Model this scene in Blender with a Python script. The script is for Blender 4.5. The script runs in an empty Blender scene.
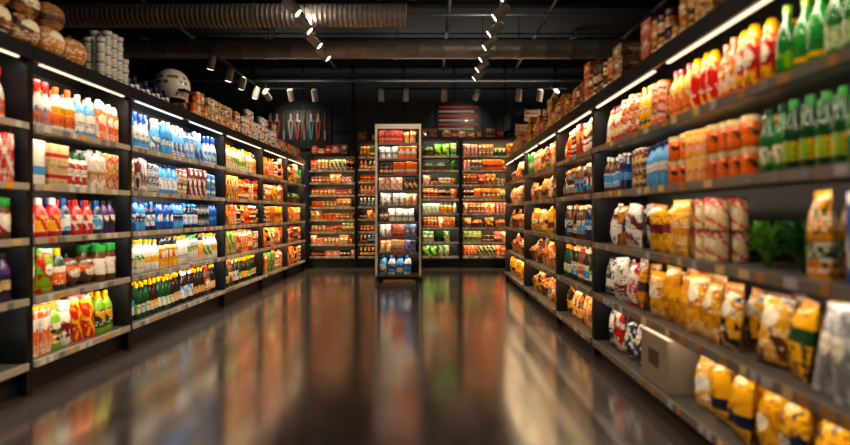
import bpy, bmesh, math, random
import numpy as np
from mathutils import Vector, Matrix
R = random.Random(21)
F = 567.0; EX = 430.0; EY = 213.0; H = 1.2
PS = .4; SS = .85
scene = bpy.context.scene

def lin(c):
    if isinstance(c, str):
        c = c.lstrip('#'); c = tuple(int(c[i:i+2], 16)/255 for i in (0, 2, 4))
    return tuple(((x/12.92) if x <= .04045 else ((x+.055)/1.055)**2.4) for x in c)

# ------------------------------------------------------------------ materials
def new_mat(name):
    m = bpy.data.materials.new(name); m.use_nodes = True
    nt = m.node_tree; b = nt.nodes['Principled BSDF']
    return m, nt, b
def mth(nt, op, a, b=None, c=None):
    n = nt.nodes.new('ShaderNodeMath'); n.operation = op
    for i, v in enumerate((a, b, c)):
        if v is None: continue
        if isinstance(v, (int, float)): n.inputs[i].default_value = v
        else: nt.links.new(v, n.inputs[i])
    return n.outputs[0]
def mixc(nt, f, a, b):
    n = nt.nodes.new('ShaderNodeMix'); n.data_type = 'RGBA'
    for s, v in ((0, f), (6, a), (7, b)):
        if isinstance(v, (int, float)): n.inputs[s].default_value = v
        elif isinstance(v, tuple): n.inputs[s].default_value = (*v, 1)
        else: nt.links.new(v, n.inputs[s])
    return n.outputs[2]
def noise(nt, vec, scale, detail=2.0):
    n = nt.nodes.new('ShaderNodeTexNoise'); n.inputs['Scale'].default_value = scale
    n.inputs['Detail'].default_value = detail
    if vec is not None: nt.links.new(vec, n.inputs['Vector'])
    return n.outputs[0]
def comb(nt, x, y, z):
    n = nt.nodes.new('ShaderNodeCombineXYZ')
    for i, v in enumerate((x, y, z)):
        if isinstance(v, (int, float)): n.inputs[i].default_value = v
        else: nt.links.new(v, n.inputs[i])
    return n.outputs[0]

def packaging():
    m, nt, b = new_mat('printed_packaging')
    def attr(n):
        a = nt.nodes.new('ShaderNodeAttribute'); a.attribute_name = n; return a
    A = attr('colA').outputs['Color']; B = attr('colB').outputs['Color']
    par = nt.nodes.new('ShaderNodeSeparateColor'); nt.links.new(attr('par').outputs['Color'], par.inputs[0])
    seed, pat, rgh = par.outputs
    uv = nt.nodes.new('ShaderNodeUVMap'); uv.uv_map = 'UVMap'
    s = nt.nodes.new('ShaderNodeSeparateXYZ'); nt.links.new(uv.outputs[0], s.inputs[0])
    u, v = s.outputs[0], s.outputs[1]
    sz = mth(nt, 'MULTIPLY', seed, 91.7)
    def fr(k): return mth(nt, 'FRACT', mth(nt, 'MULTIPLY', seed, k))
    # printed artwork: per-line choice of diagonal swoosh, band, panel
    n1 = noise(nt, comb(nt, u, v, sz), 2.0, 1.0)
    diag = mth(nt, 'ADD', mth(nt, 'MULTIPLY', u, .9), mth(nt, 'ADD', mth(nt, 'MULTIPLY', v, 1.6), mth(nt, 'MULTIPLY', n1, 1.2)))
    sw = mth(nt, 'GREATER_THAN', mth(nt, 'FRACT', mth(nt, 'ADD', diag, mth(nt, 'MULTIPLY', seed, 3.3))), .7)
    band = mth(nt, 'LESS_THAN', mth(nt, 'ABSOLUTE', mth(nt, 'SUBTRACT', v, mth(nt, 'ADD', .3, mth(nt, 'MULTIPLY', fr(5.1), .4)))), .1)
    n2 = mth(nt, 'GREATER_THAN', noise(nt, comb(nt, u, v, sz), 6.0, 2.0), .58)
    k1 = mth(nt, 'GREATER_THAN', fr(3.9), .5); k2 = mth(nt, 'GREATER_THAN', fr(11.3), .45); 
    f1 = mth(nt, 'MAXIMUM', mth(nt, 'MULTIPLY', sw, k1), mth(nt, 'MULTIPLY', band, mth(nt, 'SUBTRACT', 1.0, k1)))
    f1 = mth(nt, 'MAXIMUM', f1, mth(nt, 'MULTIPLY', n2, k2))
    du = mth(nt, 'SUBTRACT', u, .5); dv = mth(nt, 'SUBTRACT', v, mth(nt, 'ADD', .4, mth(nt, 'MULTIPLY', seed, .3)))
    d = mth(nt, 'ADD', mth(nt, 'MULTIPLY', du, du), mth(nt, 'MULTIPLY', mth(nt, 'MULTIPLY', dv, dv), 3.2))
    disc = mth(nt, 'MULTIPLY', mth(nt, 'LESS_THAN', d, .06), pat)
    disc = mth(nt, 'MULTIPLY', disc, mth(nt, 'GREATER_THAN', fr(7.3), .5))
    vr = mth(nt, 'MULTIPLY', v, 17.0); row = mth(nt, 'FLOOR', vr)
    tn = noise(nt, comb(nt, mth(nt, 'MULTIPLY', u, 16.0), mth(nt, 'MULTIPLY', row, 3.1), sz), 1.0, 0.0)
    t = mth(nt, 'MULTIPLY', mth(nt, 'GREATER_THAN', tn, .5), mth(nt, 'GREATER_THAN', mth(nt, 'FRACT', vr), .4))
    rn = noise(nt, comb(nt, 0.0, mth(nt, 'MULTIPLY', row, 1.7), sz), 1.0, 0.0)
    t = mth(nt, 'MULTIPLY', t, mth(nt, 'GREATER_THAN', rn, .5))
    t = mth(nt, 'MULTIPLY', mth(nt, 'MULTIPLY', t, pat), .8)
    c = mixc(nt, f1, A, B)
    c = mixc(nt, mth(nt, 'MULTIPLY', disc, .9), c, lin('#f0e6cc'))
    tc = mixc(nt, mth(nt, 'GREATER_THAN', seed, .5), lin('#1d1416'), lin('#f8f0dc'))
    c = mixc(nt, t, c, tc)
    nt.links.new(c, b.inputs['Base Color']); nt.links.new(rgh, b.inputs['Roughness'])
    b.inputs['Coat Weight'].default_value = .1
    return m
def simple(name, col, rough=.5, metal=0., bump=0., bscale=40., var=0.):
    m, nt, b = new_mat(name)
    tc = nt.nodes.new('ShaderNodeTexCoord')
    n = noise(nt, tc.outputs['Object'], bscale, 3.)
    c = lin(col)
    nt.links.new(mixc(nt, n, tuple(x*(1-var) for x in c), tuple(min(1, x*(1+var)) for x in c)), b.inputs['Base Color'])
    b.inputs['Roughness'].default_value = rough; b.inputs['Metallic'].default_value = metal
    if bump:
        bp = nt.nodes.new('ShaderNodeBump'); bp.inputs['Strength'].default_value = bump
        nt.links.new(n, bp.inputs['Height']); nt.links.new(bp.outputs[0], b.inputs['Normal'])
    return m
def emis(name, col, st):
    m, nt, b = new_mat(name)
    b.inputs['Base Color'].default_value = (*lin(col), 1)
    b.inputs['Emission Color'].default_value = (*lin(col), 1); b.inputs['Emission Strength'].default_value = st
    return m
M_PACK = packaging()
M_BLACK = simple('black_powder_coated_steel', '#1b1c20', .36, .4, .05, 200, .2)
M_RAIL = simple('grey_price_rail', '#b4a999', .4, .0, 0, 30, .1)
M_RAILD = simple('dark_price_rail', '#7b736b', .35, .2, 0, 30, .15)
M_SHELF = simple('grey_shelf_steel', '#5a5753', .4, .3, 0, 30, .1)
M_BACKP = simple('dark_back_panel', '#1b1715', .6, 0, 0, 20, .2)
M_LED = emis('led_strip', '#ffeccd', 1.5)
M_LEDC = emis('led_strip_cool', '#eef0f6', 1.5)
M_LAMP = emis('spot_lens', '#fff0d8', 8)
M_GALV = simple('galvanised_duct', '#a59d94', .45, .5, .2, 14, .25)
M_WHITE = simple('white_painted_frame', '#dcd8d0', .45, 0, 0, 20, .05)
M_WALL = simple('dark_slate_wall_paint', '#303a44', .8, 0, .15, 30, .2)
M_CEIL = simple('black_ceiling_paint', '#15171b', .9, 0, .2, 6, .3)
M_PIPE = simple('grey_painted_pipe', '#55565a', .5, .2, 0, 20, .2)
M_WOOD = simple('brown_wood', '#7d4d26', .5, 0, .1, 12, .35)
MATS = [M_PACK, M_BLACK, M_RAIL, M_SHELF, M_BACKP, M_LED, M_LEDC, M_LAMP, M_GALV, M_WHITE, M_WALL, M_CEIL, M_WOOD, M_RAILD, M_PIPE]
PACK, BLACK, RAIL, SHELF, BACKP, LED, LEDC, LAMP, GALV, WHITE, WALL, CEIL, WOOD, RAILD, PIPE = range(15)

def floor_mat():
    m, nt, b = new_mat('polished_concrete_floor')
    tc = nt.nodes.new('ShaderNodeTexCoord'); P = tc.outputs['Object']
    n1 = noise(nt, P, .8, 5.); n2 = noise(nt, P, 3., 6.)
    mx = mth(nt, 'ADD', mth(nt, 'MULTIPLY', n1, .6), mth(nt, 'MULTIPLY', n2, .4))
    r = nt.nodes.new('ShaderNodeMapRange'); r.inputs[1].default_value = .3; r.inputs[2].default_value = .7
    nt.links.new(mx, r.inputs[0])
    c = mixc(nt, r.outputs[0], lin('#403a39'), lin('#554d4a'))
    s = nt.nodes.new('ShaderNodeSeparateXYZ'); nt.links.new(P, s.inputs[0])
    def joint(o, step, off):
        f = mth(nt, 'FRACT', mth(nt, 'DIVIDE', mth(nt, 'ADD', o, off), step))
        return mth(nt, 'LESS_THAN', f, .007/step)
    j = mth(nt, 'MAXIMUM', joint(s.outputs[0], 1.35, 30.2), joint(s.outputs[1], 1.35, 30.))
    c = mixc(nt, mth(nt, 'MULTIPLY', j, .6), c, lin('#1a1716'))
    nt.links.new(c, b.inputs['Base Color'])
    rr = nt.nodes.new('ShaderNodeMapRange'); rr.inputs[1].default_value = .3; rr.inputs[2].default_value = .7
    rr.inputs[3].default_value = .11; rr.inputs[4].default_value = .21
    nt.links.new(n2, rr.inputs[0]); nt.links.new(rr.outputs[0], b.inputs['Roughness'])
    b.inputs['IOR'].default_value = 2.0
    b.inputs['Coat Weight'].default_value = .5; b.inputs['Coat Roughness'].default_value = .14
    return m
M_FLOOR = floor_mat()

# ------------------------------------------------------------------ templates
class T:
    def __init__(s): s.V = []; s.L = []; s.S = []; s.slot = []; s.uv = []; s.sm = []
    def face(s, idx, slot, uvs, sm):
        s.L += idx; s.S.append(len(idx)); s.slot.append(slot); s.uv += uvs; s.sm.append(sm)
    def fin(s):
        s.V = np.array(s.V, float); s.L = np.array(s.L, int); s.S = np.array(s.S, int)
        s.slot = np.array(s.slot, int); s.uv = np.array(s.uv, float); s.sm = np.array(s.sm, bool)
        s.cslot = np.repeat(s.slot, s.S); return s
def add_lathe(t, strips, seg=12, sq=2., sx=1., sy=1., off=(0, 0, 0), rib=None):
    for slot, pts in strips:
        base = len(t.V)
        for r, z in pts:
            for k in range(seg+1):
                a = math.pi/2 + 2*math.pi*k/seg
                ca, sa = math.cos(a), math.sin(a)
                if sq != 2.:
                    q = (abs(ca)**sq+abs(sa)**sq)**(-1/sq)
                    ca *= q; sa *= q
                rr = r*(1+(rib[1]*abs(math.sin(a*rib[0]/2)) if rib else 0))
                t.V.append((rr*ca*sx+off[0], rr*sa*sy+off[1], z+off[2]))
        n = seg+1
        for i in range(len(pts)-1):
            for k in range(seg):
                a, b_ = base+i*n+k, base+i*n+k+1
                u0 = k/seg*2-.5; u1 = (k+1)/seg*2-.5
                z0, z1 = pts[i][1], pts[i+1][1]
                t.face([a, b_, b_+n, a+n], slot, [(u0, z0), (u1, z0), (u1, z1), (u0, z1)], True)
    return t
def add_bm(t, bm, slotf, smooth=False):
    bm.normal_update()
    for f in bm.faces:
        base = len(t.V); nrm = f.normal
        uvs = []
        for v in f.verts:
            t.V.append(tuple(v.co))
            if abs(nrm.x) > .7: uvs.append((v.co.y+.5, v.co.z))
            elif abs(nrm.z) > .7: uvs.append((v.co.x+.5, v.co.y+.5))
            else: uvs.append((v.co.x+.5, v.co.z))
        t.face(list(range(base, base+len(f.verts))), slotf(f), uvs, smooth)
    bm.free()
def add_box(t, c, s, slot, bev=0., labelled=None):
    bm = bmesh.new(); bmesh.ops.create_cube(bm, size=1)
    for v in bm.verts: v.co = Vector((v.co.x*s[0]+c[0], v.co.y*s[1]+c[1], v.co.z*s[2]+c[2]))
    if bev: bmesh.ops.bevel(bm, geom=bm.edges[:], offset=bev, segments=1, affect='EDGES')
    add_bm(t, bm, (lambda f: slot) if labelled is None else labelled)
def add_tube(t, path, r, slot, seg=8):
    path = [Vector(p) for p in path]; base = len(t.V)
    for i, p in enumerate(path):
        d = (path[min(i+1, len(path)-1)]-path[max(i-1, 0)]).normalized()
        up = Vector((0, 1, 0)) if abs(d.y) < .9 else Vector((1, 0, 0))
        a = d.cross(up).normalized(); b_ = d.cross(a)
        for k in range(seg):
            an = 2*math.pi*k/seg
            t.V.append(tuple(p+a*math.cos(an)*r+b_*math.sin(an)*r))
    for i in range(len(path)-1):
        for k in range(seg):
            k2 = (k+1) % seg
            t.face([base+i*seg+k, base+i*seg+k2, base+(i+1)*seg+k2, base+(i+1)*seg+k], slot, [(0, 0)]*4, True)
TM = {}
e = .001
TM['juice'] = add_lathe(T(), [(0, [(.42, 0), (.5, .03), (.5, .16)]), (1, [(.505, .16), (.505, .55)]),
    (0, [(.5, .55), (.48, .64), (.34, .75), (.18, .83), (.17, .88)]), (2, [(.22, .88), (.22, .985)]), (2, [(.22, .985), (e, .99)])]).fin()
TM['soda'] = add_lathe(T(), [(0, [(.35, 0), (.46, .03), (.5, .1), (.46, .22), (.45, .3)]), (1, [(.46, .3), (.47, .58)]),
    (0, [(.47, .58), (.5, .66), (.42, .76), (.25, .86), (.15, .91), (.15, .93)]), (2, [(.19, .93), (.19, .99)]), (2, [(.19, .99), (e, 1)])]).fin()
TM['wine'] = add_lathe(T(), [(0, [(.45, 0), (.5, .02), (.5, .16)]), (1, [(.505, .16), (.505, .42)]),
    (0, [(.5, .42), (.5, .52), (.44, .62), (.3, .72), (.19, .8), (.17, .9)]), (2, [(.2, .88), (.2, .99)]), (2, [(.2, .99), (e, 1)])], 14).fin()
TM['can'] = add_lathe(T(), [(2, [(.44, 0), (.5, .03)]), (1, [(.5, .03), (.5, .94)]), (2, [(.5, .94), (.45, .98)]), (2, [(.45, .98), (.42, .96), (e, .96)])]).fin()
TM['jar'] = add_lathe(T(), [(0, [(.43, 0), (.5, .05), (.5, .18)]), (1, [(.505, .18), (.505, .62)]), (0, [(.5, .62), (.45, .74), (.42, .79)]),
    (2, [(.47, .79), (.47, .98)]), (2, [(.47, .98), (e, 1)])]).fin()
TM['cup'] = add_lathe(T(), [(1, [(.36, 0), (.47, .9)]), (2, [(.5, .9), (.5, .95)]), (2, [(.5, .95), (e, .97)])]).fin()
TM['shaker'] = add_lathe(T(), [(0, [(.46, 0), (.5, .04), (.5, .1)]), (1, [(.5, .1), (.5, .66)]), (0, [(.5, .66), (.44, .74), (.36, .78)]),
    (2, [(.38, .78), (.36, .9), (.2, 1), (e, 1)])]).fin()
TM['ball'] = add_lathe(T(), [(1, [(max(e, .5*math.sin(math.pi*i/10)), .5-.5*math.cos(math.pi*i/10)) for i in range(11)])], 18).fin()
t = add_lathe(T(), [(1, [(max(e, .47*math.sin(math.pi*i/10)**.8), .46-.46*math.cos(math.pi*i/10)) for i in range(11)])], 32, rib=(8, .1))
add_tube(t, [(0, 0, .88), (.02, 0, .95), (.06, 0, 1.0)], .05, 2); TM['gourd'] = t.fin()
t = add_lathe(T(), [(0, [(.44, 0), (.5, .04), (.5, .14)]), (1, [(.5, .14), (.47, .56)]), (0, [(.47, .56), (.4, .68), (.25, .78), (.16, .82)])], 14, 3.2, 1., .95)
add_lathe(t, [(2, [(.2, .82), (.19, .98)]), (2, [(.19, .98), (e, .99)])], 10)
add_tube(t, [(.2, 0, .8), (.4, 0, .78), (.47, 0, .66), (.47, 0, .5)], .05, 0); TM['detergent'] = t.fin()
t = add_lathe(T(), [(0, [(.42, 0), (.48, .03), (.48, .1)]), (1, [(.48, .1), (.44, .46)]), (0, [(.44, .46), (.34, .6), (.18, .7), (.15, .76)])], 12, 2.6)
add_lathe(t, [(2, [(.2, .74), (.2, .82)])], 10)
add_box(t, (-.04, 0, .9), (.5, .3, .16), 2, .03); add_box(t, (-.34, 0, .92), (.12, .2, .09), 2)
add_tube(t, [(-.2, 0, .84), (-.26, 0, .74), (-.32, 0, .68)], .04, 2); TM['spray'] = t.fin()
t = T(); add_box(t, (0, 0, .5), (1, 1, 1), 1, .02, lambda f: 1 if abs(f.normal.z) < .5 else 0)
add_box(t, (0, 0, 1.0), (.9, .12, .006), 2); TM['box'] = t.fin()
t = T(); add_box(t, (0, 0, .39), (1, 1, .78), 1, .015, lambda f: 1 if abs(f.normal.z) < .5 else 0)
bm = bmesh.new(); vs = [bm.verts.new(p) for p in ((-.49, -.49, .77), (.49, -.49, .77), (.49, .49, .77), (-.49, .49, .77), (-.47, 0, .93), (.47, 0, .93))]
for q in ((0, 1, 5, 4), (2, 3, 4, 5), (1, 2, 5), (3, 0, 4)): bm.faces.new([vs[i] for i in q])
add_bm(t, bm, lambda f: 0); add_box(t, (0, 0, .955), (.94, .05, .09), 2)
add_lathe(t, [(2, [(.13, .0), (.13, .1)]), (2, [(.13, .1), (e, .1)])], 8, off=(0, -.25, .83)); TM['carton'] = t.fin()
def bag(gus=.0):
    t = T(); nx, nz = 11, 15
    for side in (-1, 1):
        base = len(t.V)
        for j in range(nz+1):
            v = j/nz
            for i in range(nx+1):
                u = i/nx*2-1; w = 2*v-1
                th = max(0, (1-abs(w)**3.6))*max(0, (1-abs(u)**2.6))*.9
                pin = 1-.07*(1-abs(w)**4)
                th += .13*(math.sin(u*9+w*4+side)+.8*math.sin(w*13-u*5)+.6*math.sin(u*15+w*9))*(1-abs(u)**2)*(1-abs(w)**2)
                x = .5*u*pin
                if v > .93: th = .03*(1 if i % 2 else -1)*side
                if gus: th = max(0, 1-abs(u)**2.6)*(1-max(0, w)**2*.95)*1.0
                t.V.append((x, side*.5*th, v))
        for j in range(nz):
            for i in range(nx):
                a = base+j*(nx+1)+i; q = [a, a+1, a+nx+2, a+nx+1]
                uv = [(i/nx, j/nz), ((i+1)/nx, j/nz), ((i+1)/nx, (j+1)/nz), (i/nx, (j+1)/nz)]
                if side > 0: q = q[::-1]; uv = uv[::-1]
                t.face(q, 2 if (j >= nz-1 or (j == 0 and not gus)) else 1, uv, True)
    return t.fin()
TM['bag'] = bag(); TM['pouch'] = bag(1)
t = T()
for ix in (-1, 0, 1):
    for iy in (-.5, .5):
        add_lathe(t, [(2, [(.14, 0), (.16, .03)]), (1, [(.16, .03), (.16, .6)]), (0, [(.16, .6), (.1, .82), (.05, .9)]), (2, [(.065, .9), (.065, 1), (e, 1)])], 8, off=(ix*.33, iy*.5, 0))
add_box(t, (0, 0, .25), (.99, .99, .3), 0, .03); TM['sixpack'] = t.fin()
t = T(); add_lathe(t, [(0, [(.38, 0), (.41, .12), (.4, .14), (.45, .28), (.44, .3), (.5, .45)]), (2, [(.5, .45), (.53, .48), (.5, .5), (.46, .46), (.4, .3)])], 16, 3.5)
rr = random.Random(3)
for i in range(22):
    px, py = rr.uniform(-.33, .33), rr.uniform(-.33, .33); pz = .34+.25*(1-(px*px+py*py)*6)*rr.uniform(.5, 1)
    add_lathe(t, [(1, [(max(e, .12*math.sin(math.pi*k/6)), .12-.12*math.cos(math.pi*k/6)) for k in range(7)])], 8, off=(px, py, pz))
TM['basket'] = t.fin()
t = T()
for i in range(60):
    a = rr.uniform(0, 6.28); l = rr.uniform(.3, .5); w = rr.uniform(.06, .12); z1 = rr.uniform(.3, 1.)
    b0 = len(t.V)
    ca, sa = math.cos(a), math.sin(a)
    for k in range(5):
        f = k/4; ww = w*math.sin(math.pi*(.15+.8*f)); cx, cy, cz = ca*l*f, sa*l*f, z1*math.sin(f*1.9)
        t.V.append((cx-sa*ww, cy+ca*ww, cz+.04)); t.V.append((cx, cy, cz)); t.V.append((cx+sa*ww, cy-ca*ww, cz+.04))
    for k in range(4):
        for m_ in (0, 1):
            q = b0+k*3+m_; t.face([q, q+1, q+4, q+3], rr.choice((0, 1)), [(0, 0)]*4, True)
TM['greens'] = t.fin()
t = T(); add_box(t, (0, 0, 0), (1, 1, 1), 0); TM['_cube'] = t.fin()

class Acc:
    def __init__(s): s.V = []; s.L = []; s.S = []; s.A = []; s.B = []; s.P = []; s.U = []; s.sm = []; s.m = []; s.n = 0
    def add(s, t, pos, size, rot=0., cols=None, seed=0., rough=.4, mat=PACK, M=None):
        V = t.V*np.array(size)
        if M is not None: V = V @ np.array(M.to_3x3()).T
        elif rot:
            c, q = math.cos(rot), math.sin(rot)
            V = np.stack([V[:, 0]*c-V[:, 1]*q, V[:, 0]*q+V[:, 1]*c, V[:, 2]], 1)
        s.V.append(V+np.array(pos)); s.L.append(t.L+s.n); s.n += len(V)
        s.S.append(t.S); s.sm.append(t.sm); s.m.append(np.full(len(t.S), mat)); s.U.append(t.uv)
        cols = cols or [((.5,)*3, (.5,)*3)]*3
        A = np.array([c[0] for c in cols]); B = np.array([c[1] for c in cols])
        k = np.minimum(t.cslot, len(cols)-1)
        s.A.append(A[k]); s.B.append(B[k])
        P = np.zeros((len(k), 3)); P[:, 0] = seed; P[:, 1] = (t.cslot == 1); P[:, 2] = rough
        s.P.append(P)
    def box(s, c, d, mat, col=None):
        s.add(TM['_cube'], c, d, mat=mat, cols=[(col, col)]*3 if col else None, rough=.5)
    def tube(s, p0, p1, r, mat, seg=10, r2=None, caps=True, capmat=None):
        p0, p1 = Vector(p0), Vector(p1); d = p1-p0; L = d.length
        q = d.to_track_quat('Z', 'Y').to_matrix()
        r2 = r if r2 is None else r2
        t = T(); add_lathe(t, [(0, [(r, 0), (r2, L)])], seg); t.fin()
        s.add(t, p0, (1, 1, 1), mat=mat, M=q)
        if caps:
            t = T(); add_lathe(t, [(0, [(e/10, 0), (r, 0)])], seg); t.fin(); s.add(t, p0, (1, 1, 1), mat=mat, M=q)
            t = T(); add_lathe(t, [(0, [(r2, L), (e/10, L)])], seg); t.fin(); s.add(t, p0, (1, 1, 1), mat=mat if capmat is None else capmat, M=q)
    def build(s, name, parent=None):
        if not s.V: return None
        V = np.concatenate(s.V); L = np.concatenate(s.L); S = np.concatenate(s.S)
        org = np.array([(V[:, 0].min()+V[:, 0].max())/2, (V[:, 1].min()+V[:, 1].max())/2, V[:, 2].min()])
        V = V-org
        me = bpy.data.meshes.new(name)
        me.vertices.add(len(V)); me.vertices.foreach_set('co', V.ravel())
        me.loops.add(len(L)); me.loops.foreach_set('vertex_index', L.astype(np.int32))
        me.polygons.add(len(S)); st = np.concatenate([[0], np.cumsum(S)[:-1]]).astype(np.int32)
        me.polygons.foreach_set('loop_start', st)
        mi = np.concatenate(s.m); used = sorted(set(mi.tolist())); mp = {u: i for i, u in enumerate(used)}
        for u in used: me.materials.append(MATS[u])
        me.update(calc_edges=True)
        me.polygons.foreach_set('material_index', np.array([mp[x] for x in mi.tolist()], dtype=np.int32))
        me.polygons.foreach_set('use_smooth', np.concatenate(s.sm))
        uv = me.uv_layers.new(name='UVMap'); uv.data.foreach_set('uv', np.concatenate(s.U).ravel())
        for nm, arr in (('colA', s.A), ('colB', s.B), ('par', s.P)):
            a = np.concatenate(arr); a = np.concatenate([a, np.ones((len(a), 1))], 1)
            at = me.attributes.new(nm, 'FLOAT_COLOR', 'CORNER'); at.data.foreach_set('color', a.ravel())
        ob = bpy.data.objects.new(name, me); scene.collection.objects.link(ob); ob.location = org
        if parent: 
            ob.parent = parent; ob.location = Vector(org)-parent.location
        return ob

def area(name, loc, d, sx, sy, power, col, parent, longax=(0, 1, 0)):
    l = bpy.data.lights.new(name, 'AREA'); l.shape = 'RECTANGLE'; l.size = sx; l.size_y = sy; l.energy = power; l.color = col
    o = bpy.data.objects.new(name, l); scene.collection.objects.link(o)
    X = Vector(longax); Z = -Vector(d).normalized(); Y = Z.cross(X).normalized(); X = Y.cross(Z)
    m = Matrix((X, Y, Z)).transposed().to_4x4(); m.translation = Vector(loc)-(parent.location if parent else Vector())
    o.parent = parent; o.matrix_local = m; return o
def spot(name, loc, tgt, power, col, ang, parent, blend=.6):
    l = bpy.data.lights.new(name, 'SPOT'); l.energy = power*SS; l.color = col; l.spot_size = math.radians(ang); l.spot_blend = blend; l.shadow_soft_size = .04
    o = bpy.data.objects.new(name, l); scene.collection.objects.link(o)
    m = (Vector(tgt)-Vector(loc)).to_track_quat('-Z', 'Y').to_matrix().to_4x4(); m.translation = Vector(loc)-parent.location
    o.parent = parent; o.matrix_local = m

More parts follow.
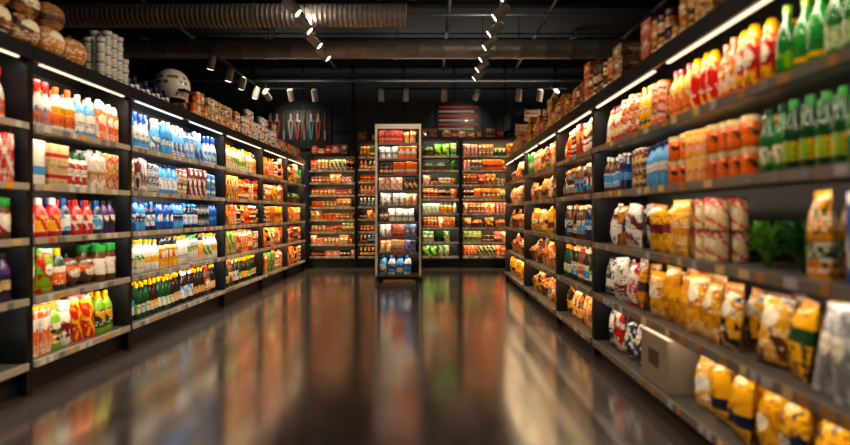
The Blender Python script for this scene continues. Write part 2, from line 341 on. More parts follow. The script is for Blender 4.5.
# ------------------------------------------------------------------ product catalogue
C = {k: lin(v) for k, v in dict(white='#ddd8ce', cream='#d8ba80', blue='#124ba0', lblue='#4498d2', navy='#0f1e44', red='#bd130e', dred='#6c0e0d',
    orange='#e4600a', yellow='#eea80a', gold='#ca7e10', green='#207e28', dgreen='#0d3c1a', lime='#7aac1a', brown='#5a2e13', dbrown='#24120b', black='#100f12',
    pink='#d8527d', purple='#40205a', teal='#148080', grey='#7d7c7c', silver='#b4b4b6', tan='#b0783a', glass='#1f6424').items()}
def P(tm, w, h, d, body, la, lb, cap, rough=.35, stack=False): return (tm, w, h, d, body, la, lb, cap, rough, stack)
G = {
 'clean': [P('detergent', .12, .29, .1, 'white', 'white', 'lblue', 'blue'), P('detergent', .12, .29, .1, 'white', 'blue', 'white', 'white'), P('spray', .1, .29, .09, 'white', 'orange', 'lblue', 'red'),
           P('detergent', .12, .29, .1, 'lblue', 'white', 'blue', 'white'), P('detergent', .12, .29, .1, 'white', 'orange', 'yellow', 'orange'), P('shaker', .085, .28, .09, 'orange', 'orange', 'white', 'white')],
 'mixbox': [P('box', .1, .27, .08, 'white', 'white', 'lblue', 'grey'), P('box', .11, .14, .08, 'cream', 'cream', 'red', 'grey', .4, True), P('box', .09, .28, .07, 'red', 'red', 'white', 'red'), P('carton', .09, .28, .08, 'white', 'white', 'tan', 'grey'),
            P('pouch', .12, .27, .08, 'orange', 'orange', 'cream', 'orange'), P('shaker', .085, .24, .09, 'white', 'red', 'white', 'dgreen'), P('box', .11, .13, .09, 'white', 'yellow', 'dred', 'grey', .4, True), P('jar', .09, .25, .09, 'cream', 'navy', 'cream', 'white')],
 'redblue': [P('detergent', .13, .27, .11, 'red', 'red', 'white', 'red'), P('detergent', .13, .28, .11, 'red', 'yellow', 'red', 'white'), P('juice', .09, .27, .1, 'purple', 'navy', 'cream', 'black'), P('jar', .1, .27, .1, 'dred', 'white', 'purple', 'white'),
             P('detergent', .12, .27, .1, 'navy', 'lblue', 'white', 'blue'), P('soda', .085, .27, .09, 'blue', 'white', 'blue', 'blue', .2)],
 'toy': [P('jar', .11, .26, .12, 'brown', 'white', 'red', 'green'), P('box', .13, .27, .1, 'red', 'yellow', 'red', 'dgreen', .3), P('ball', .19, .22, .2, 'brown', 'green', 'cream', 'white', .3),
         P('detergent', .14, .29, .11, 'dgreen', 'orange', 'white', 'yellow'), P('pouch', .15, .29, .1, 'green', 'lime', 'red', 'green'), P('jar', .12, .27, .12, 'dbrown', 'cream', 'green', 'orange'), P('gourd', .19, .22, .2, 'tan', 'brown', 'orange', 'dgreen', .3)],
 'toy2': [P('pouch', .14, .3, .11, 'yellow', 'green', 'yellow', 'green'), P('detergent', .13, .3, .11, 'lime', 'dgreen', 'yellow', 'yellow'), P('box', .13, .3, .1, 'yellow', 'orange', 'white', 'red'), P('pouch', .14, .3, .11, 'red', 'red', 'yellow', 'red'),
          P('jar', .12, .28, .13, 'dbrown', 'yellow', 'white', 'yellow'), P('jar', .12, .28, .13, 'white', 'dred', 'white', 'white'), P('ball', .2, .22, .2, 'white', 'white', 'green', 'white', .3)],
 'bluespray': [P('spray', .1, .3, .09, 'white', 'lblue', 'white', 'blue'), P('spray', .1, .3, .09, 'lblue', 'white', 'blue', 'white'), P('soda', .08, .3, .08, 'lblue', 'white', 'lblue', 'white', .2),
               P('carton', .09, .28, .09, 'white', 'lblue', 'white', 'blue')],
 'bluecan': [P('can', .085, .13, .085, 'blue', 'blue', 'lblue', 'silver', .3, True), P('can', .085, .13, .085, 'navy', 'navy', 'silver', 'silver', .3, True), P('juice', .09, .27, .09, 'lblue', 'lblue', 'white', 'navy', .2), P('box', .11, .27, .09, 'dred', 'dred', 'white', 'red'),
             P('can', .085, .13, .085, 'dred', 'dred', 'cream', 'silver', .3, True)],
 'bluewater': [P('soda', .09, .28, .09, 'blue', 'lblue', 'blue', 'navy', .15), P('soda', .09, .28, .09, 'lblue', 'blue', 'navy', 'blue', .15), P('jar', .1, .12, .1, 'black', 'navy', 'grey', 'black', .3, True), P('juice', .09, .28, .09, 'navy', 'lblue', 'white', 'lblue', .2)],
 'milk': [P('carton', .09, .28, .09, 'white', 'white', 'lime', 'green'), P('juice', .09, .28, .09, 'white', 'white', 'yellow', 'yellow'), P('juice', .09, .27, .09, 'white', 'cream', 'green', 'yellow'), P('shaker', .09, .26, .09, 'cream', 'yellow', 'orange', 'black')],
 'sauce': [P('wine', .085, .3, .085, 'dbrown', 'yellow', 'cream', 'yellow', .15), P('wine', .085, .3, .085, 'dgreen', 'white', 'lime', 'yellow', .15), P('juice', .09, .29, .09, 'dbrown', 'white', 'lblue', 'white', .2), P('juice', .09, .29, .09, 'brown', 'cream', 'red', 'red')],
 'warmcan': [P('can', .08, .115, .08, 'orange', 'orange', 'cream', 'silver', .3, True), P('can', .08, .115, .08, 'red', 'red', 'white', 'gold', .3, True), P('jar', .085, .13, .085, 'orange', 'brown', 'cream', 'gold', .2, True),
             P('box', .1, .27, .07, 'yellow', 'yellow', 'dred', 'orange'), P('box', .11, .26, .07, 'orange', 'orange', 'brown', 'red'), P('jar', .085, .14, .085, 'dred', 'yellow', 'red', 'red', .2, True), P('can', .08, .12, .08, 'navy', 'navy', 'gold', 'silver', .3, True)],
 'warmjar': [P('jar', .09, .14, .09, 'gold', 'dred', 'cream', 'gold', .2, True), P('juice', .08, .28, .08, 'orange', 'orange', 'red', 'orange', .2), P('box', .12, .27, .08, 'red', 'red', 'yellow', 'red'), P('pouch', .13, .27, .08, 'brown', 'gold', 'brown', 'yellow'),
             P('jar', .09, .14, .09, 'dred', 'cream', 'dred', 'white', .2, True), P('bag', .15, .27, .08, 'orange', 'orange', 'white', 'orange'), P('jar', .085, .13, .085, 'dbrown', 'orange', 'brown', 'black', .2, True)],
 'warmmix': [P('bag', .16, .27, .09, 'red', 'red', 'cream', 'red'), P('bag', .16, .27, .09, 'yellow', 'yellow', 'brown', 'yellow'), P('box', .11, .27, .08, 'gold', 'gold', 'dred', 'brown'), P('can', .09, .13, .09, 'brown', 'brown', 'cream', 'gold', .3, True),
             P('carton', .09, .27, .09, 'white', 'orange', 'cream', 'orange'), P('can', .08, .12, .08, 'dred', 'dred', 'cream', 'gold', .3, True), P('box', .1, .26, .08, 'green', 'green', 'cream', 'lime')],
 'wall': [P('can', .08, .12, .08, 'orange', 'orange', 'dred', 'gold', .3, True), P('jar', .08, .12, .08, 'dred', 'red', 'cream', 'gold', .2, True), P('box', .1, .25, .08, 'brown', 'gold', 'dbrown', 'brown'), P('box', .14, .1, .09, 'red', 'red', 'cream', 'dred', .4, True), P('can', .08, .12, .08, 'brown', 'tan', 'brown', 'gold', .3, True),
          P('pouch', .12, .25, .08, 'orange', 'orange', 'cream', 'orange'), P('jar', .09, .13, .09, 'gold', 'gold', 'brown', 'red', .2, True), P('can', .08, .12, .08, 'red', 'red', 'white', 'silver', .3, True), P('box', .09, .2, .08, 'dgreen', 'dgreen', 'cream', 'green'), P('jar', .08, .12, .08, 'dbrown', 'dbrown', 'orange', 'black', .2, True)],
 'produce': [P('greens', .22, .22, .22, 'green', 'lime', 'lime', 'green', .5), P('greens', .2, .2, .2, 'dgreen', 'green', 'green', 'green', .5), P('pouch', .16, .27, .1, 'green', 'lime', 'dgreen', 'green'), P('basket', .26, .26, .26, 'brown', 'green', 'lime', 'tan', .5), P('box', .12, .24, .1, 'green', 'green', 'cream', 'green')],
 'fruit': [P('basket', .28, .28, .28, 'tan', 'orange', 'gold', 'brown', .45), P('basket', .28, .28, .28, 'brown', 'gold', 'tan', 'tan', .45), P('bag', .19, .29, .12, 'yellow', 'gold', 'dbrown', 'gold', .45), P('bag', .19, .29, .12, 'orange', 'orange', 'cream', 'gold'), P('pouch', .14, .28, .1, 'brown', 'tan', 'brown', 'tan')],
 'greenb': [P('wine', .088, .33, .088, 'glass', 'lime', 'green', 'lime', .12), P('wine', .088, .33, .088, 'green', 'yellow', 'green', 'lime', .12)],
 'greenb2': [P('wine', .085, .3, .085, 'dgreen', 'lime', 'yellow', 'green', .12), P('wine', .085, .3, .085, 'glass', 'green', 'cream', 'dgreen', .12)],
 'juiceo': [P('juice', .09, .29, .09, 'orange', 'yellow', 'red', 'orange', .2), P('juice', .09, .29, .09, 'yellow', 'orange', 'cream', 'red', .2), P('juice', .09, .29, .09, 'orange', 'red', 'cream', 'gold', .2), P('shaker', .09, .26, .09, 'orange', 'red', 'yellow', 'yellow', .2)],
 'yell': [P('juice', .09, .29, .09, 'yellow', 'yellow', 'dbrown', 'yellow', .2), P('pouch', .13, .28, .09, 'orange', 'yellow', 'white', 'orange'), P('can', .09, .14, .09, 'brown', 'orange', 'brown', 'gold', .3, True), P('shaker', .085, .28, .085, 'cream', 'red', 'cream', 'dred')],
 'cano': [P('can', .085, .145, .085, 'orange', 'orange', 'red', 'gold', .3, True), P('can', .085, .145, .085, 'yellow', 'yellow', 'orange', 'gold', .3, True), P('jar', .09, .145, .09, 'orange', 'orange', 'brown', 'cream', .2, True)],
 'cream': [P('can', .085, .16, .09, 'dred', 'cream', 'red', 'dred', .3, True), P('can', .085, .16, .09, 'brown', 'tan', 'dred', 'brown', .3, True), P('shaker', .085, .3, .09, 'cream', 'red', 'cream', 'tan')],
 'brownb': [P('wine', .085, .3, .085, 'dbrown', 'tan', 'brown', 'gold', .15), P('juice', .085, .28, .085, 'brown', 'lblue', 'navy', 'white', .2), P('soda', .085, .28, .085, 'navy', 'lblue', 'blue', 'white', .2)],
 'chips': [P('bag', .17, .32, .1, 'gold', 'gold', 'yellow', 'gold', .28), P('bag', .17, .32, .1, 'yellow', 'yellow', 'orange', 'orange', .28), P('bag', .16, .32, .1, 'gold', 'yellow', 'dbrown', 'gold', .28), P('bag', .17, .32, .1, 'yellow', 'yellow', 'gold', 'yellow', .28), P('bag', .16, .32, .1, 'gold', 'yellow', 'dred', 'gold', .28)],
 'chipsr': [P('bag', .16, .31, .1, 'red', 'red', 'white', 'red', .28), P('bag', .16, .31, .1, 'white', 'white', 'dred', 'white', .28), P('bag', .16, .31, .1, 'gold', 'gold', 'dbrown', 'gold', .28), P('bag', .16, .31, .1, 'dbrown', 'navy', 'white', 'dbrown', .28)],
 'chipsg': [P('bag', .17, .33, .11, 'yellow', 'gold', 'dgreen', 'gold', .28), P('bag', .17, .33, .11, 'yellow', 'yellow', 'dgreen', 'gold', .28), P('bag', .17, .33, .11, 'gold', 'yellow', 'brown', 'brown', .28)],
 'veg': [P('greens', .24, .2, .24, 'green', 'lime', 'green', 'green', .5), P('greens', .22, .19, .24, 'dgreen', 'green', 'lime', 'green', .5), P('bag', .16, .3, .12, 'dgreen', 'green', 'gold', 'dgreen', .28), P('pouch', .14, .28, .1, 'yellow', 'gold', 'dgreen', 'yellow', .28)],
 'whitepk': [P('pouch', .13, .3, .1, 'silver', 'silver', 'white', 'grey', .3), P('pouch', .13, .31, .1, 'silver', 'grey', 'silver', 'silver', .3)],
 'lemon': [P('bag', .19, .36, .12, 'yellow', 'yellow', 'white', 'yellow', .28), P('bag', .19, .36, .12, 'gold', 'yellow', 'gold', 'gold', .28), P('bag', .19, .36, .12, 'yellow', 'yellow', 'navy', 'yellow', .28)],
 'edge': [P('box', .14, .31, .1, 'blue', 'blue', 'white', 'blue'), P('box', .14, .31, .1, 'red', 'red', 'navy', 'orange'), P('pouch', .14, .31, .1, 'navy', 'blue', 'red', 'navy')],
}
NAMES = dict(juice='juice_bottles', soda='soft_drink_bottles', wine='glass_bottles', can='food_cans', jar='food_jars', cup='food_cups', shaker='shaker_bottles', ball='patterned_balls',
    gourd='decorative_gourds', detergent='detergent_bottles', spray='spray_bottles', box='food_boxes', carton='milk_cartons', bag='snack_bags', pouch='food_pouches', sixpack='bottle_multipacks',
    basket='fruit_baskets', greens='leafy_vegetables')
ACC = {}
def put(bay, it, pos, rot, seed, jit=1., sc=1.):
    tm, w, h, d, body, la, lb, cap, rough, st = it
    a = ACC.setdefault((bay, tm), Acc())
    v = .85+.2*R.random()
    f = lambda k: tuple(min(1, x*v) for x in C[k])
    cols = [(f(body), f(body)), (f(la), f(lb)), (f(cap), f(cap))]
    M = None
    if tm in ('bag', 'pouch'):
        M = Matrix.Rotation(rot+R.uniform(-.3, .3)*jit, 3, 'Z') @ Matrix.Rotation(R.uniform(-.16, .02), 3, 'X') @ Matrix.Rotation(R.uniform(-.1, .1), 3, 'Y')
    a.add(TM[tm], pos, (w*.97, d*.97, h*sc), rot+R.uniform(-.1, .1)*jit, cols, seed, rough, M=M)

def pos_side(side, X, along, back, z):
    if side == 'L': return (X-back, along, z)
    if side == 'R': return (X+back, along, z)
    return (along, X+back, z)
ROT = {'L': math.pi/2, 'R': -math.pi/2, 'B': 0.}
def fill(bay, side, X, a0, a1, z, clear, group, rows=2):
    its = G[group] if isinstance(group, str) else group
    p = a0+.01; last = None
    while p < a1-.05:
        it = R.choice([i for i in its if i is not last] or its); last = it
        seed = R.random(); w = it[1]*1.03
        run = R.randint(2, 4) if w < .12 else R.randint(1, 2)
        for _ in range(run):
            if p+w > a1-.0: p = a1; break
            lv = max(1, int((clear-.015)/it[2])) if it[9] else 1
            h = it[2]; mxs = (clear-.02)/(h*lv)
            sc = min(mxs, 1.12 if it[9] else 1.22)
            if it[0] in ('ball', 'gourd', 'basket', 'greens'): sc = min(mxs, 1.1)
            sc *= R.uniform(.95, 1.) if it[0] not in ('bag',) else R.uniform(.85, 1.)
            rr_ = 1 if it[3] > .24 else rows
            off = R.uniform(0, .025)
            for r in range(rr_):
                for l in range(lv):
                    if l == lv-1 and lv > 1 and R.random() < .12: continue
                    put(bay, it, pos_side(side, X, p+w/2, .035+off+it[3]/2+r*(it[3]+.012)+R.uniform(0, .012), z+l*h*sc+.001), ROT[side], seed, sc=sc)
            p += w
        p += R.choice((0, 0, .005, .015))

# ------------------------------------------------------------------ shelf bays
WARM = (1., .68, .36); NEUT = (1., .83, .62)
def bay(name, side, X, a0, a1, levels, top, groups, depth=.45, lcol=WARM, power=7., led=LED, fascia=.1, canlight=True, rows=2, tags=True, posts=True, backm=BACKP, rail=RAIL):
    s = Acc(); mid = (a0+a1)/2; L = a1-a0
    def bx(al0, al1, b0, b1, z0, z1, mat, col=None):
        c = pos_side(side, X, (al0+al1)/2, (b0+b1)/2, (z0+z1)/2)
        d = (abs(b1-b0), al1-al0, z1-z0) if side in 'LR' else (al1-al0, abs(b1-b0), z1-z0)
        s.box(c, d, mat, col)
    bx(a0, a1, depth, depth+.03, 0, top, backm)
    pw = .028
    for a in (a0, a1-pw) if posts else (a0,):
        bx(a, a+pw, .0, .05, 0, top, BLACK); bx(a+.006, a+pw-.006, .05, depth, 0, top, BLACK)
    bx(a0, a1, .06, depth, 0, levels[0]-.03, BLACK)
    bx(a0+pw, a1-pw, .055, .062, levels[0]-.07, levels[0]-.055, SHELF)
    bx(a0, a1, -.0, depth, top-.025, top, BLACK)
    bx(a0, a1, -.02, .0, top-fascia, top, BLACK)
    nseg = max(1, round(L/1.25)); sl = L/nseg
    if canlight:
        for k in range(nseg): bx(a0+k*sl+.1, a0+(k+1)*sl-.1, -.004, .016, top-fascia-.010, top-fascia-.001, led)
    tc = (C['white'],)*5+(C['yellow'], C['cream'], C['orange'], C['grey'], C['grey']) if rail == RAIL else (C['silver'], C['cream'], C['tan'], C['grey'], C['tan'])
    for i, z in enumerate(levels):
        bx(a0+pw, a1-pw, .0, depth, z-.022, z, SHELF)
        bx(a0+pw, a1-pw, -.018, .0, z-.038, z+.006, rail)
        bx(a0+pw, a1-pw, -.022, .0, z-.043, z-.038, BLACK)
        if tags:
            q = a0+.06+R.random()*.1
            while q < a1-.12:
                w = R.choice((.05, .06, .08)); col = R.choice(tc)
                bx(q, q+w, -.0215, -.017, z-.036, z+.003, PACK, col); q += w+R.choice((.03, .06, .12, .2))
        for a in (a0+pw, a1-pw-.01): bx(a, a+.01, .1, depth, z-.07, z-.022, BLACK)
    ob = s.build(name)
    lv = list(levels)+[top-.05]
    for i, z in enumerate(levels):
        g = groups[i] if isinstance(groups, (list, tuple)) else groups
        if g is not None:
            segs = g if isinstance(g, list) else [(0., 1., g)]
            for f0, f1, gg in segs:
                if gg: fill(name+str(round(a0, 2))+side, side, X, a0+pw+(L-2*pw)*f0, a0+pw+(L-2*pw)*f1, z, lv[i+1]-z-.055, gg, rows)
        d = {'L': (-.75, 0, -.66), 'R': (.75, 0, -.66), 'B': (0, .75, -.66)}[side]
        c = pos_side(side, X, mid, .012, lv[i+1]-(.03 if i < len(levels)-1 else fascia-.02))
        area('canopy_and_fill_light', c, d, L-.1, .02, PS*power*L*(1.4 if i == len(levels)-1 else 1), lcol, ob, (0, 1, 0) if side in 'LR' else (1, 0, 0))  # added fill with no fixture; top level doubles any canopy strip
    return ob

XL = -2.64; LL = [.21, .635, 1.03, 1.39, 1.785]; TL = 2.31
bay('supermarket_shelf', 'L', XL, 2.3, 3.74, LL, TL, ['toy2', 'redblue', 'toy', 'mixbox', 'clean'], lcol=NEUT, power=6)
bay('supermarket_shelf', 'L', XL, 3.745, 4.99, LL, TL, ['toy2', 'toy', 'redblue', 'mixbox', 'clean'], lcol=NEUT, power=8)
bay('supermarket_shelf', 'L', XL, 4.995, 7.3, LL, TL, ['sauce', 'milk', 'bluewater', 'bluecan', 'bluespray'], lcol=(1, .95, .9), power=8, led=LEDC)
bay('supermarket_shelf', 'L', XL, 7.305, 8.96, LL, TL, ['sauce', 'warmmix', 'warmjar', 'warmcan', 'milk'], power=12)
bay('supermarket_shelf', 'L', XL, 8.965, 10.5, LL, TL, ['warmmix', 'warmjar', 'warmcan', 'warmmix', 'warmjar'], power=13)
bay('supermarket_shelf', 'L', XL, 10.505, 11.95, LL, TL, ['warmjar', 'warmcan', 'warmjar', 'produce', 'warmmix'], power=13)
XR = 1.38; LR = [.13, .53, .95, 1.36, 1.735]; TR = 2.18
bay('supermarket_shelf', 'R', XR, .6, 4.80, LR, TR, [
    [(0, .33, 'chipsg'), (.33, .645, 'lemon'), (.645, .755, None), (.755, 1, 'chipsr')],
    [(0, .31, 'edge'), (.31, .38, 'whitepk'), (.38, .5, 'chipsg'), (.5, .78, 'chips'), (.78, 1, 'chipsr')],
    [(0, .35, 'edge'), (.35, .53, 'veg'), (.53, .63, 'cream'), (.63, .8, 'chips'), (.8, 1, 'chipsr')],
    [(0, .47, 'greenb2'), (.47, .68, 'cano'), (.68, .85, 'bluecan'), (.85, 1, 'brownb')],
    [(0, .43, 'greenb'), (.43, .7, 'juiceo'), (.7, 1, 'yell')]], lcol=NEUT, power=4, rail=RAILD)
bay('supermarket_shelf', 'R', XR, 4.805, 6.2, LR, TR, ['chips', 'sauce', 'brownb', 'brownb', 'warmjar'], power=6, rail=RAILD)
bay('supermarket_shelf', 'R', XR, 6.205, 8.3, LR, TR, ['fruit', 'fruit', 'chips', 'fruit', 'warmmix'], power=8, rail=RAILD)
bay('supermarket_shelf', 'R', XR, 8.305, 10.4, LR, TR, ['chips', 'fruit', 'fruit', 'fruit', 'fruit'], power=9, rail=RAILD)
YB = 12.4
def lev(n, top, z0=.25): 
    st = (top-.1-z0)/n; return [z0+i*st for i in range(n)]
bay('wall_shelf', 'B', YB, -2.66, -1.62, lev(8, 2.5), 2.5, 'wall', power=8, fascia=.05, canlight=False)
bay('wall_shelf', 'B', YB, -1.6, -1.1, lev(9, 2.8), 2.8, ['sauce', 'brownb', 'wall', 'wall', 'brownb', 'sauce', 'wall', 'sauce', 'wall'], power=6, fascia=.05, canlight=False)
bay('wall_shelf', 'B', YB, -1.09, -.22, lev(8, 2.8), 2.8, 'wall', power=6, fascia=.05, canlight=False)
bay('wall_shelf', 'B', YB, -.2, .66, lev(8, 2.86), 2.86, ['produce', 'produce', 'wall', 'milk', 'wall', 'warmjar', 'produce', 'produce'], power=10, lcol=(1, .88, .6), fascia=.05, canlight=False)
bay('wall_shelf', 'B', YB, .68, 2.0, lev(8, 2.86), 2.86, ['wall', 'warmmix', 'fruit', 'wall', 'wall', 'warmmix', 'warmcan', 'wall'], power=11, fascia=.05, canlight=False)

# ------------------------------------------------------------------ things standing on top of the gondolas
def ptop(kind, x, y, z, w, h, d, cols, seed=None, rot=None, rough=.35, key='top'):
    it = (kind, w, h, d, *cols, rough, False)
    put(key, it, (x, y, z), math.pi/2 if x < 0 and rot is None else (rot if rot is not None else -math.pi/2), R.random() if seed is None else seed)
GC = [('brown', 'tan', 'brown', 'dbrown'), ('tan', 'brown', 'tan', 'dbrown'), ('tan', 'tan', 'gold', 'brown'), ('brown', 'tan', 'dbrown', 'brown')]
y = 2.5; k = 0
while y < 4.5:
    for dx in (.14, .4):
        ptop('gourd', XL-dx, y, TL, .26, .25, .25, R.choice(GC), key='topL', rough=.5)
        if k % 4 != 3: ptop('gourd', XL-dx-.02, y+.05, TL+.21, .24, .23, .23, R.choice(GC), key='topL', rough=.5)
    y += .265; k += 1
for i in range(5):
    for j in range(5):
        for k in range(2):
            if (i, j) in ((4, 4), (0, 4), (4, 3)): continue
            ptop('cup', XL-.07-k*.1, 4.66+i*.09, TL+j*.082, .088, .085, .088, ('white', 'white', 'lblue' if (i+j) % 2 else 'silver', 'white'), .3, key='topLw')
for i in range(8):
    ptop('spray', XL-.1, 5.16+i*.1, TL, .09, .12+.04*(i % 2), .09, ('navy', 'blue', 'white', 'navy'), .4, key='topL1')
s = Acc(); t = T()
add_lathe(t, [(0, [(.13, 0), (.13, .02), (.09, .05), (.09, .08), (.12, .1)])], 20); t.fin()
s.add(t, (XL-.16, 6.15, TL), (1, 1, 1), mat=BLACK)
t = T(); add_lathe(t, [(1, [(max(e, .19*math.sin(a)), .2-.19*math.cos(a)) for a in [math.pi*(.22+.78*i/10) for i in range(11)]]), (2, [(.122, .052), (.13, .045), (.14, .06)])], 24); t.fin()
s.add(t, (XL-.16, 6.15, TL+.06), (1, 1, 1), cols=[(C['white'], C['white']), (C['white'], C['green']), (C['black'], C['black'])], seed=.37, rough=.25)
s.box((XL-.0, 6.15, TL+.2), (.08, .26, .02), PACK, C['black'])
s.build('bicycle_helmet')
y = 6.5
while y < 8.0:
    for k in range(2):
        for j in range(R.choice((1, 2, 2))):
            ptop('can', XL-.08-k*.1, y, TL+j*.15, .1, .15, .1, R.choice([('brown', 'tan', 'brown', 'gold'), ('dbrown', 'orange', 'cream', 'gold'), ('brown', 'cream', 'brown', 'dbrown')]), key='topL2')
    y += .105
y = 8.15
while y < 9.9:
    for j in range(2+(int(y*3) % 2)):
        ptop('can', XL-.08, y, TL+j*.14, .1, .14, .1, R.choice([('white', 'white', 'red', 'silver'), ('white', 'cream', 'dred', 'silver'), ('grey', 'silver', 'navy', 'silver')]), key='topL3')
    y += .107
y = 10.0
while y < 11.8:
    ptop('box', XL-.12, y, TL, .16, .22, .12, R.choice([('dred', 'dred', 'cream', 'red'), ('brown', 'orange', 'brown', 'brown')]), key='topL4'); y += .17
y = 1.9
while y < 10.2:
    typ = R.random(); w = R.choice((.16, .2, .24)); pal = R.choice([('brown', 'orange', 'cream', 'tan'), ('tan', 'tan', 'red', 'brown'), ('dred', 'red', 'cream', 'brown'), ('brown', 'brown', 'gold', 'tan'), ('tan', 'yellow', 'brown', 'tan')]); sd = R.random()
    if typ < .15: y += .2; continue
    if typ < .6:
        h = R.choice((.11, .14))
        for j in range(R.choice((2, 3))): ptop('box', XR+.2, y+w/2, TR+j*h, w-.01, h, .24, pal, sd, key='topR')
    else:
        n = 2
        for q in range(n):
            for j in range(R.choice((1, 2, 2))): ptop('jar', XR+.12, y+.05+q*w/2, TR+j*.14, w/2*.95, .138, w/2*.95, R.choice([('gold', 'orange', 'cream', 'gold'), ('brown', 'yellow', 'dred', 'gold'), ('dbrown', 'cream', 'orange', 'brown')]), key='topR')
    y += w+.01
s = Acc()
for cx, cz in ((2.05, 2.88), (2.45, 2.88), (2.25, 3.2), (2.65, 3.2)):
    for k in range(3):
        s.box((cx, 12.45, cz+.05+k*.09), (.36, .02, .07), WOOD); s.box((cx, 12.75, cz+.05+k*.09), (.36, .02, .07), WOOD)
        for sx in (-.17, .17): s.box((cx+sx, 12.6, cz+.05+k*.09), (.02, .3, .07), WOOD)
    for sx in (-.155, .155): s.box((cx+sx, 12.475, cz+.15), (.03, .03, .29), WOOD)
    s.box((cx, 12.6, cz+.012), (.34, .3, .015), WOOD)
s.build('wooden_crates')
bay('wall_shelf', 'B', YB, 2.02, 2.9, lev(8, 2.86), 2.86, 'wall', power=6, fascia=.05, canlight=False)
# goods standing on top of the wall shelving
x = -2.6
while x < 1.6:
    top = 2.5 if x < -1.62 else (2.8 if x < -.2 else 2.86)
    if -1.85 < x < -1.6: x = -1.59; continue
    if -.4 < x < -.2: x = -.19; continue
    w = R.choice((.12, .16, .2)); h = R.choice((.12, .18, .2))
    pal = R.choice([('dred', 'red', 'cream', 'brown'), ('brown', 'orange', 'brown', 'tan'), ('tan', 'tan', 'dred', 'brown'), ('brown', 'gold', 'dbrown', 'tan')])
    ptop('box', x+w/2, YB+.15, top, w-.01, h, .2, pal, rot=0., key='topB')
    x += w+R.choice((.01, .01, .1))
# ------------------------------------------------------------------ freestanding tower display
s = Acc(); tx0, tx1, ty, tt = -.92, -.17, 9.7, 2.72; cx = (tx0+tx1)/2
s.box((cx, ty+.22, .09), (tx1-tx0, .44, .06), BLACK)
for ax in (tx0+.06, tx1-.06):
    for ay in (.05, .4): s.tube((ax-.015, ty+ay, .03), (ax+.015, ty+ay, .03), .03, BLACK)
for ax in (tx0, tx1): 
    s.box((ax, ty, (tt+.12)/2), (.036, .03, tt-.12), WHITE); s.box((ax, ty+.22, (tt+.12)/2), (.02, .42, tt-.12), BLACK)
s.box((cx, ty+.43, (tt+.12)/2), (tx1-tx0, .02, tt-.12), BLACK)
s.box((cx, ty+.0, tt-.04), (tx1-tx0+.036, .035, .08), WHITE); s.box((cx, ty+.22, tt), (tx1-tx0+.045, .46, .02), BLACK)
TZ = [.14]+[.52+i*.268 for i in range(8)]
for z in TZ:
    s.box((cx, ty+.22, z-.01), (tx1-tx0-.03, .42, .016), SHELF); s.box((cx, ty+.005, z-.01), (tx1-tx0-.03, .012, .03), RAILD)
tow = s.build('display_tower')
for i, z in enumerate(TZ):
    g = [P('detergent', .13, .31, .1, 'lblue', 'white', 'blue', 'navy'), P('detergent', .13, .31, .1, 'white', 'lblue', 'blue', 'blue')] if i == 0 else \
        [P('box', .1, .19, .08, 'orange', 'orange', 'white', 'red'), P('pouch', .11, .19, .08, 'red', 'red', 'white', 'red'), P('pouch', .11, .19, .08, 'white', 'cream', 'orange', 'red'), P('box', .1, .18, .07, 'navy', 'lblue', 'red', 'white'), P('jar', .08, .17, .08, 'brown', 'cream', 'brown', 'black'), P('box', .1, .19, .08, 'red', 'red', 'orange', 'red'), P('pouch', .11, .19, .08, 'silver', 'white', 'grey', 'silver')]
    fill('tower', 'B', ty-.02, tx0+.03, tx1-.03, z, .36 if i == 0 else .24, g)
for i in range(0, 9):
    area('tower_light', (cx, ty+.02, TZ[i]+(.35 if i == 0 else .24)), (0, .6, -.8), .65, .015, 1.5, NEUT, tow, (1, 0, 0))

for (b, tm), a in ACC.items(): a.build(NAMES[tm])

# cardboard display carton on right bottom shelf
s = Acc(); cb = lin('#8f7f6e'); y0, y1 = 3.33, 3.74
for yy in (y0, y1): s.box((XR+.2, yy, .29), (.36, .012, .31), PACK, cb)
for x_ in (.02, .38): s.box((XR+x_, (y0+y1)/2, .29), (.012, y1-y0, .31), PACK, cb)
s.box((XR+.2, (y0+y1)/2, .142), (.35, y1-y0, .01), PACK, cb)
s.box((XR+.1, (y0+y1)/2, .446), (.17, y1-y0, .006), PACK, lin('#b4a38e')); s.box((XR+.3, (y0+y1)/2, .446), (.17, y1-y0, .006), PACK, lin('#b4a38e'))
s.box((XR+.013, (y0+y1)/2, .3), (.003, .16, .1), PACK, lin('#4a3a2c'))
s.build('cardboard_carton')
# ------------------------------------------------------------------ room
def plane(name, c, d, mat):
    s = Acc(); s.box(c, d, 0); ob = s.build(name); ob.data.materials.clear(); ob.data.materials.append(mat); return ob
fl = plane('floor', (-1.25, 5, -.05), (13.5, 17, .1), M_FLOOR)
plane('ceiling', (-1.25, 5, 4.75), (13.5, 17, .1), M_CEIL)
plane('wall_back', (-1.25, 13.05, 2.35), (13.5, .2, 4.7), M_WALL)
plane('wall_left', (-8.05, 5, 2.35), (.1, 17, 4.7), M_WALL)
plane('wall_right', (5.55, 5, 2.35), (.1, 17, 4.7), M_WALL)
plane('wall_front', (-1.25, -3.55, 2.35), (13.5, .1, 4.7), M_WALL)
plane('baseboard_back', (-1.25, 12.94, .06), (13.4, .02, .12), M_BLACK)
s = Acc()
for x in np.arange(-7.5, 5.5, 1.15): s.box((x, 12.935, 3.6), (.05, .03, 2.0), BLACK)
for z in (3.05, 4.3): s.box((-1.25, 12.93, z), (13.3, .035, .05), BLACK)
s.build('trim_1')
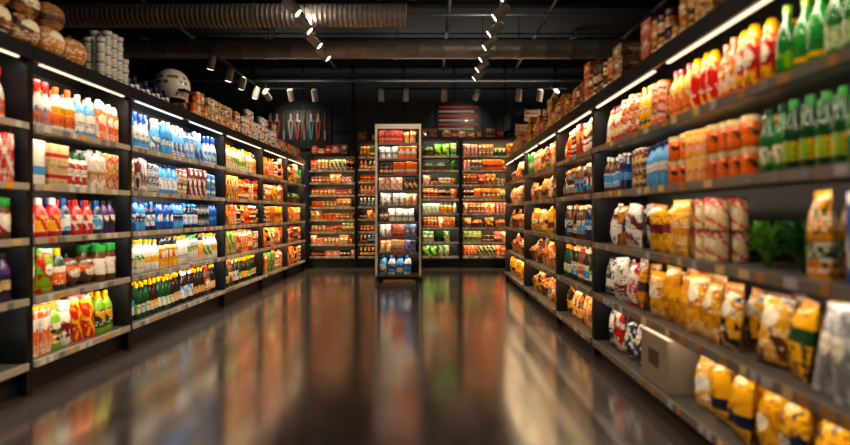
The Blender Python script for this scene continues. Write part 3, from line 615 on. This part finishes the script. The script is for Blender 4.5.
def duct(name, yy, z, r, x0, x1, mat=GALV, step=.16):
    t = T(); pts = []; x = x0
    while x < x1:
        pts += [(r, x), (r, x+step*.8), (r*1.045, x+step*.86), (r*1.045, x+step*.94)]; x += step
    add_lathe(t, [(0, pts)], 28); t.fin()
    s = Acc(); s.add(t, (0, yy, z), (1, 1, 1), mat=mat, M=Matrix.Rotation(math.pi/2, 4, 'Y'))
    xx = x0+.6
    while xx < x1:
        s.tube((xx, yy, z+r), (xx, yy, 4.7), .008, BLACK, 6)
        s.tube((xx-.02, yy, z), (xx+.02, yy, z), r*1.08, mat, 28)
        xx += 2.2
    return s.build(name)
duct('ventilation_duct', 8.1, 4.02, .16, -5.3, -.35, step=.07)
duct('ventilation_duct', 7.7, 4.25, .1, -6.5, 5.2, step=.5)
duct('ventilation_duct', 10.2, 4.15, .17, -7.8, 5.4, step=.45)
s = Acc()
for yy in (6.5, 9.2, 11.4):
    s.box((-1.25, yy, 4.56), (13.2, .14, .02), BLACK); s.box((-1.25, yy, 4.69), (13.2, .14, .02), BLACK); s.box((-1.25, yy, 4.62), (13.2, .02, .13), BLACK)
s.build('ceiling_beams')
s = Acc()
for x, z, r in ((-4.4, 4.45, .03), (-2.1, 4.42, .025), (.3, 4.44, .03), (1.9, 4.4, .025), (3.6, 4.45, .04)): s.tube((x, -3, z), (x, 12.9, z), r, PIPE)
for yy, z in ((9.0, 4.35), (11.2, 4.3), (12.3, 4.2), (11.8, 3.95)): s.tube((-7.5, yy, z), (5.2, yy, z), .025, PIPE, 8)
s.build('ceiling_pipes')
def track(p0, p1, heads, hmat=WHITE, up=9):
    s = Acc(); p0 = Vector(p0); p1 = Vector(p1); c = (p0+p1)/2; d = p1-p0
    s.box(c, (max(abs(d.x), .035), max(abs(d.y), .035), .03), BLACK)
    for f in (.08, .92):
        q = p0+d*f; s.tube(q, (q.x, q.y, 4.7), .005, BLACK, 6)
    info = []
    for f, tgt, pw in heads:
        q = p0+d*f; tv = (Vector(tgt)-q).normalized(); b0 = q+Vector((0, 0, -.13))
        s.tube(q, b0, .012, hmat, 8); s.box(q+Vector((0, 0, -.02)), (.05, .1, .03) if abs(d.y) > abs(d.x) else (.1, .05, .03), hmat)
        a = b0-tv*.1; b_ = b0+tv*.12
        s.tube(a, b_, .058, hmat, 16, r2=.064)
        s.tube(a-tv*.02, a, .02, hmat, 12, r2=.058)
        s.tube(b_-tv*.004, b_+tv*.001, .05, BLACK, 16, capmat=LAMP)
        info.append((b_+tv*.03, tgt, pw))
    ob = s.build('track_light')
    for l, tg, pw in info:
        if pw: spot('spot', l, tg, pw, (1, .78, .53), 66, ob)
    if up:
        L2 = min(d.length*.9, 9.0)
        area('ceiling_fill_light', p0+d.normalized()*(L2/2+.1)+Vector((0, 0, .02)), (0, 0, 1), L2, .03, up*L2, (1, .85, .68), ob, tuple(d.normalized()))  # added upward fill without a fixture, brightens ducts and ceiling
    return ob
hd = []
for i in range(16):
    yy = .6+i*.65; hd.append(((yy)/10.6, (XL, yy+.3, 1.2), 84))
track((.9, 0, 3.85), (.9, 10.6, 3.85), hd, up=9)
hd = []
for i in range(13):
    yy = .8+i*.68; hd.append((yy/9.2, (XR, yy+.25, 1.1), 45))
track((-1.7, 0, 3.85), (-1.7, 9.2, 3.85), hd, up=7)
track((-3.5, 8.6, 3.75), (-3.5, 11.9, 3.75), [(.15, (-4.4, 9.4, .5), 20), (.4, (-4.4, 10, .5), 0), (.6, (-4.4, 10.8, .5), 20), (.85, (-4.4, 11.5, .5), 0)], up=0)
track((-3.4, 11.4, 3.7), (-2.2, 11.4, 3.7), [(.1, (-3., 12.9, 3.), 35), (.5, (-2.3, 12.5, 1.2), 60), (.9, (-2.0, 12.5, 1.2), 0)])
track((-1.1, 11.4, 3.7), (2.75, 11.4, 3.7), [(.03, (-1, 12.4, 1), 50), (.16, (-.6, 12.4, 1), 0), (.36, (.3, 12.4, 1), 60), (.53, (.7, 12.9, 3.), 30), (.75, (1.6, 12.4, 1), 60), (.86, (1.9, 12.4, 1.), 0), (.94, (2.3, 12.6, 2.9), 40)])
track((-.9, 6.6, 3.95), (.1, 6.6, 3.95), [(.3, (-.7, 9.7, 1.8), 60), (.7, (-.4, 9.7, .6), 60)], up=0)  # added out-of-view track, put in to brighten the display tower
for x, yy in ((-5.5, 10.9), (-3.1, 10.9), (2.75, 10.9), (-.6, 1.5), (-.6, 4.2)):  # last two, above the aisle, are added out-of-view fill for the floor
    s = Acc(); s.tube((x, yy, 4.55), (x, yy, 4.35), .09, WHITE, 20, r2=.11); s.tube((x, yy, 4.352), (x, yy, 4.348), .085, BLACK, 20, capmat=LAMP); s.tube((x, yy, 4.7), (x, yy, 4.55), .01, BLACK, 6)
    ob = s.build('ceiling_downlight_and_fill'); spot('down', (x, yy, 4.33), (x, yy, 0), 60 if yy < 8 else 130, NEUT, 120, ob)
s = Acc(); s.box((-3.0, 12.9, 3.1), (1.5, .02, .9), BLACK)
for i in range(9):
    x = -3.62+i*.155; col = [C['red'], C['red'], C['orange'], C['silver'], C['red'], C['navy'], C['lblue'], C['red'], C['teal']][i]
    s.tube((x, 12.84, 3.5), (x, 12.9, 3.5), .008, GALV, 6)
    if i % 3 != 2:
        for sg in (-1, 1):
            s.add(TM['_cube'], (x+sg*.03, 12.85, 3.08), (.03, .025, .42), cols=[(col, col)]*3, M=Matrix.Rotation(sg*.1, 3, 'Y'))
        s.box((x, 12.85, 3.37), (.045, .03, .16), GALV); s.tube((x, 12.83, 3.3), (x, 12.87, 3.3), .035, GALV, 12)
    else:
        s.tube((x, 12.85, 2.85), (x, 12.85, 3.08), .025, PACK, 8); s.tube((x, 12.85, 3.08), (x, 12.85, 3.46), .01, GALV, 8)
s.build('hanging_tools')
s = Acc(); s.box((.65, 12.92, 3.36), (1.05, .03, .66), BLACK)
for i in range(6):
    s.box((.65+(-.05 if i % 2 else .0), 12.9, 3.61-i*.1), (.9-(i % 2)*.1, .012, .045), PACK, C['red'] if i % 2 == 0 else C['silver'])
s.build('menu_sign')

# ------------------------------------------------------------------ world, camera
w = bpy.data.worlds.new('World'); scene.world = w; w.use_nodes = True
w.node_tree.nodes['Background'].inputs[0].default_value = (.5, .6, .8, 1); w.node_tree.nodes['Background'].inputs[1].default_value = .02
cam = bpy.data.cameras.new('Camera'); co = bpy.data.objects.new('Camera', cam); scene.collection.objects.link(co)
co.location = (0, 0, H); co.rotation_euler = (math.pi/2, 0, 0)
cam.sensor_width = 36; cam.lens = F*36/850; cam.shift_x = -(EX-425)/850; cam.shift_y = -(222.5-EY)/850
cam.clip_start = .05
cam.dof.use_dof = True; cam.dof.focus_distance = 8.0; cam.dof.aperture_fstop = .8
scene.camera = co
scene.view_settings.view_transform = 'Standard'
print('verts', sum(len(o.data.vertices) for o in scene.objects if o.type == 'MESH'))
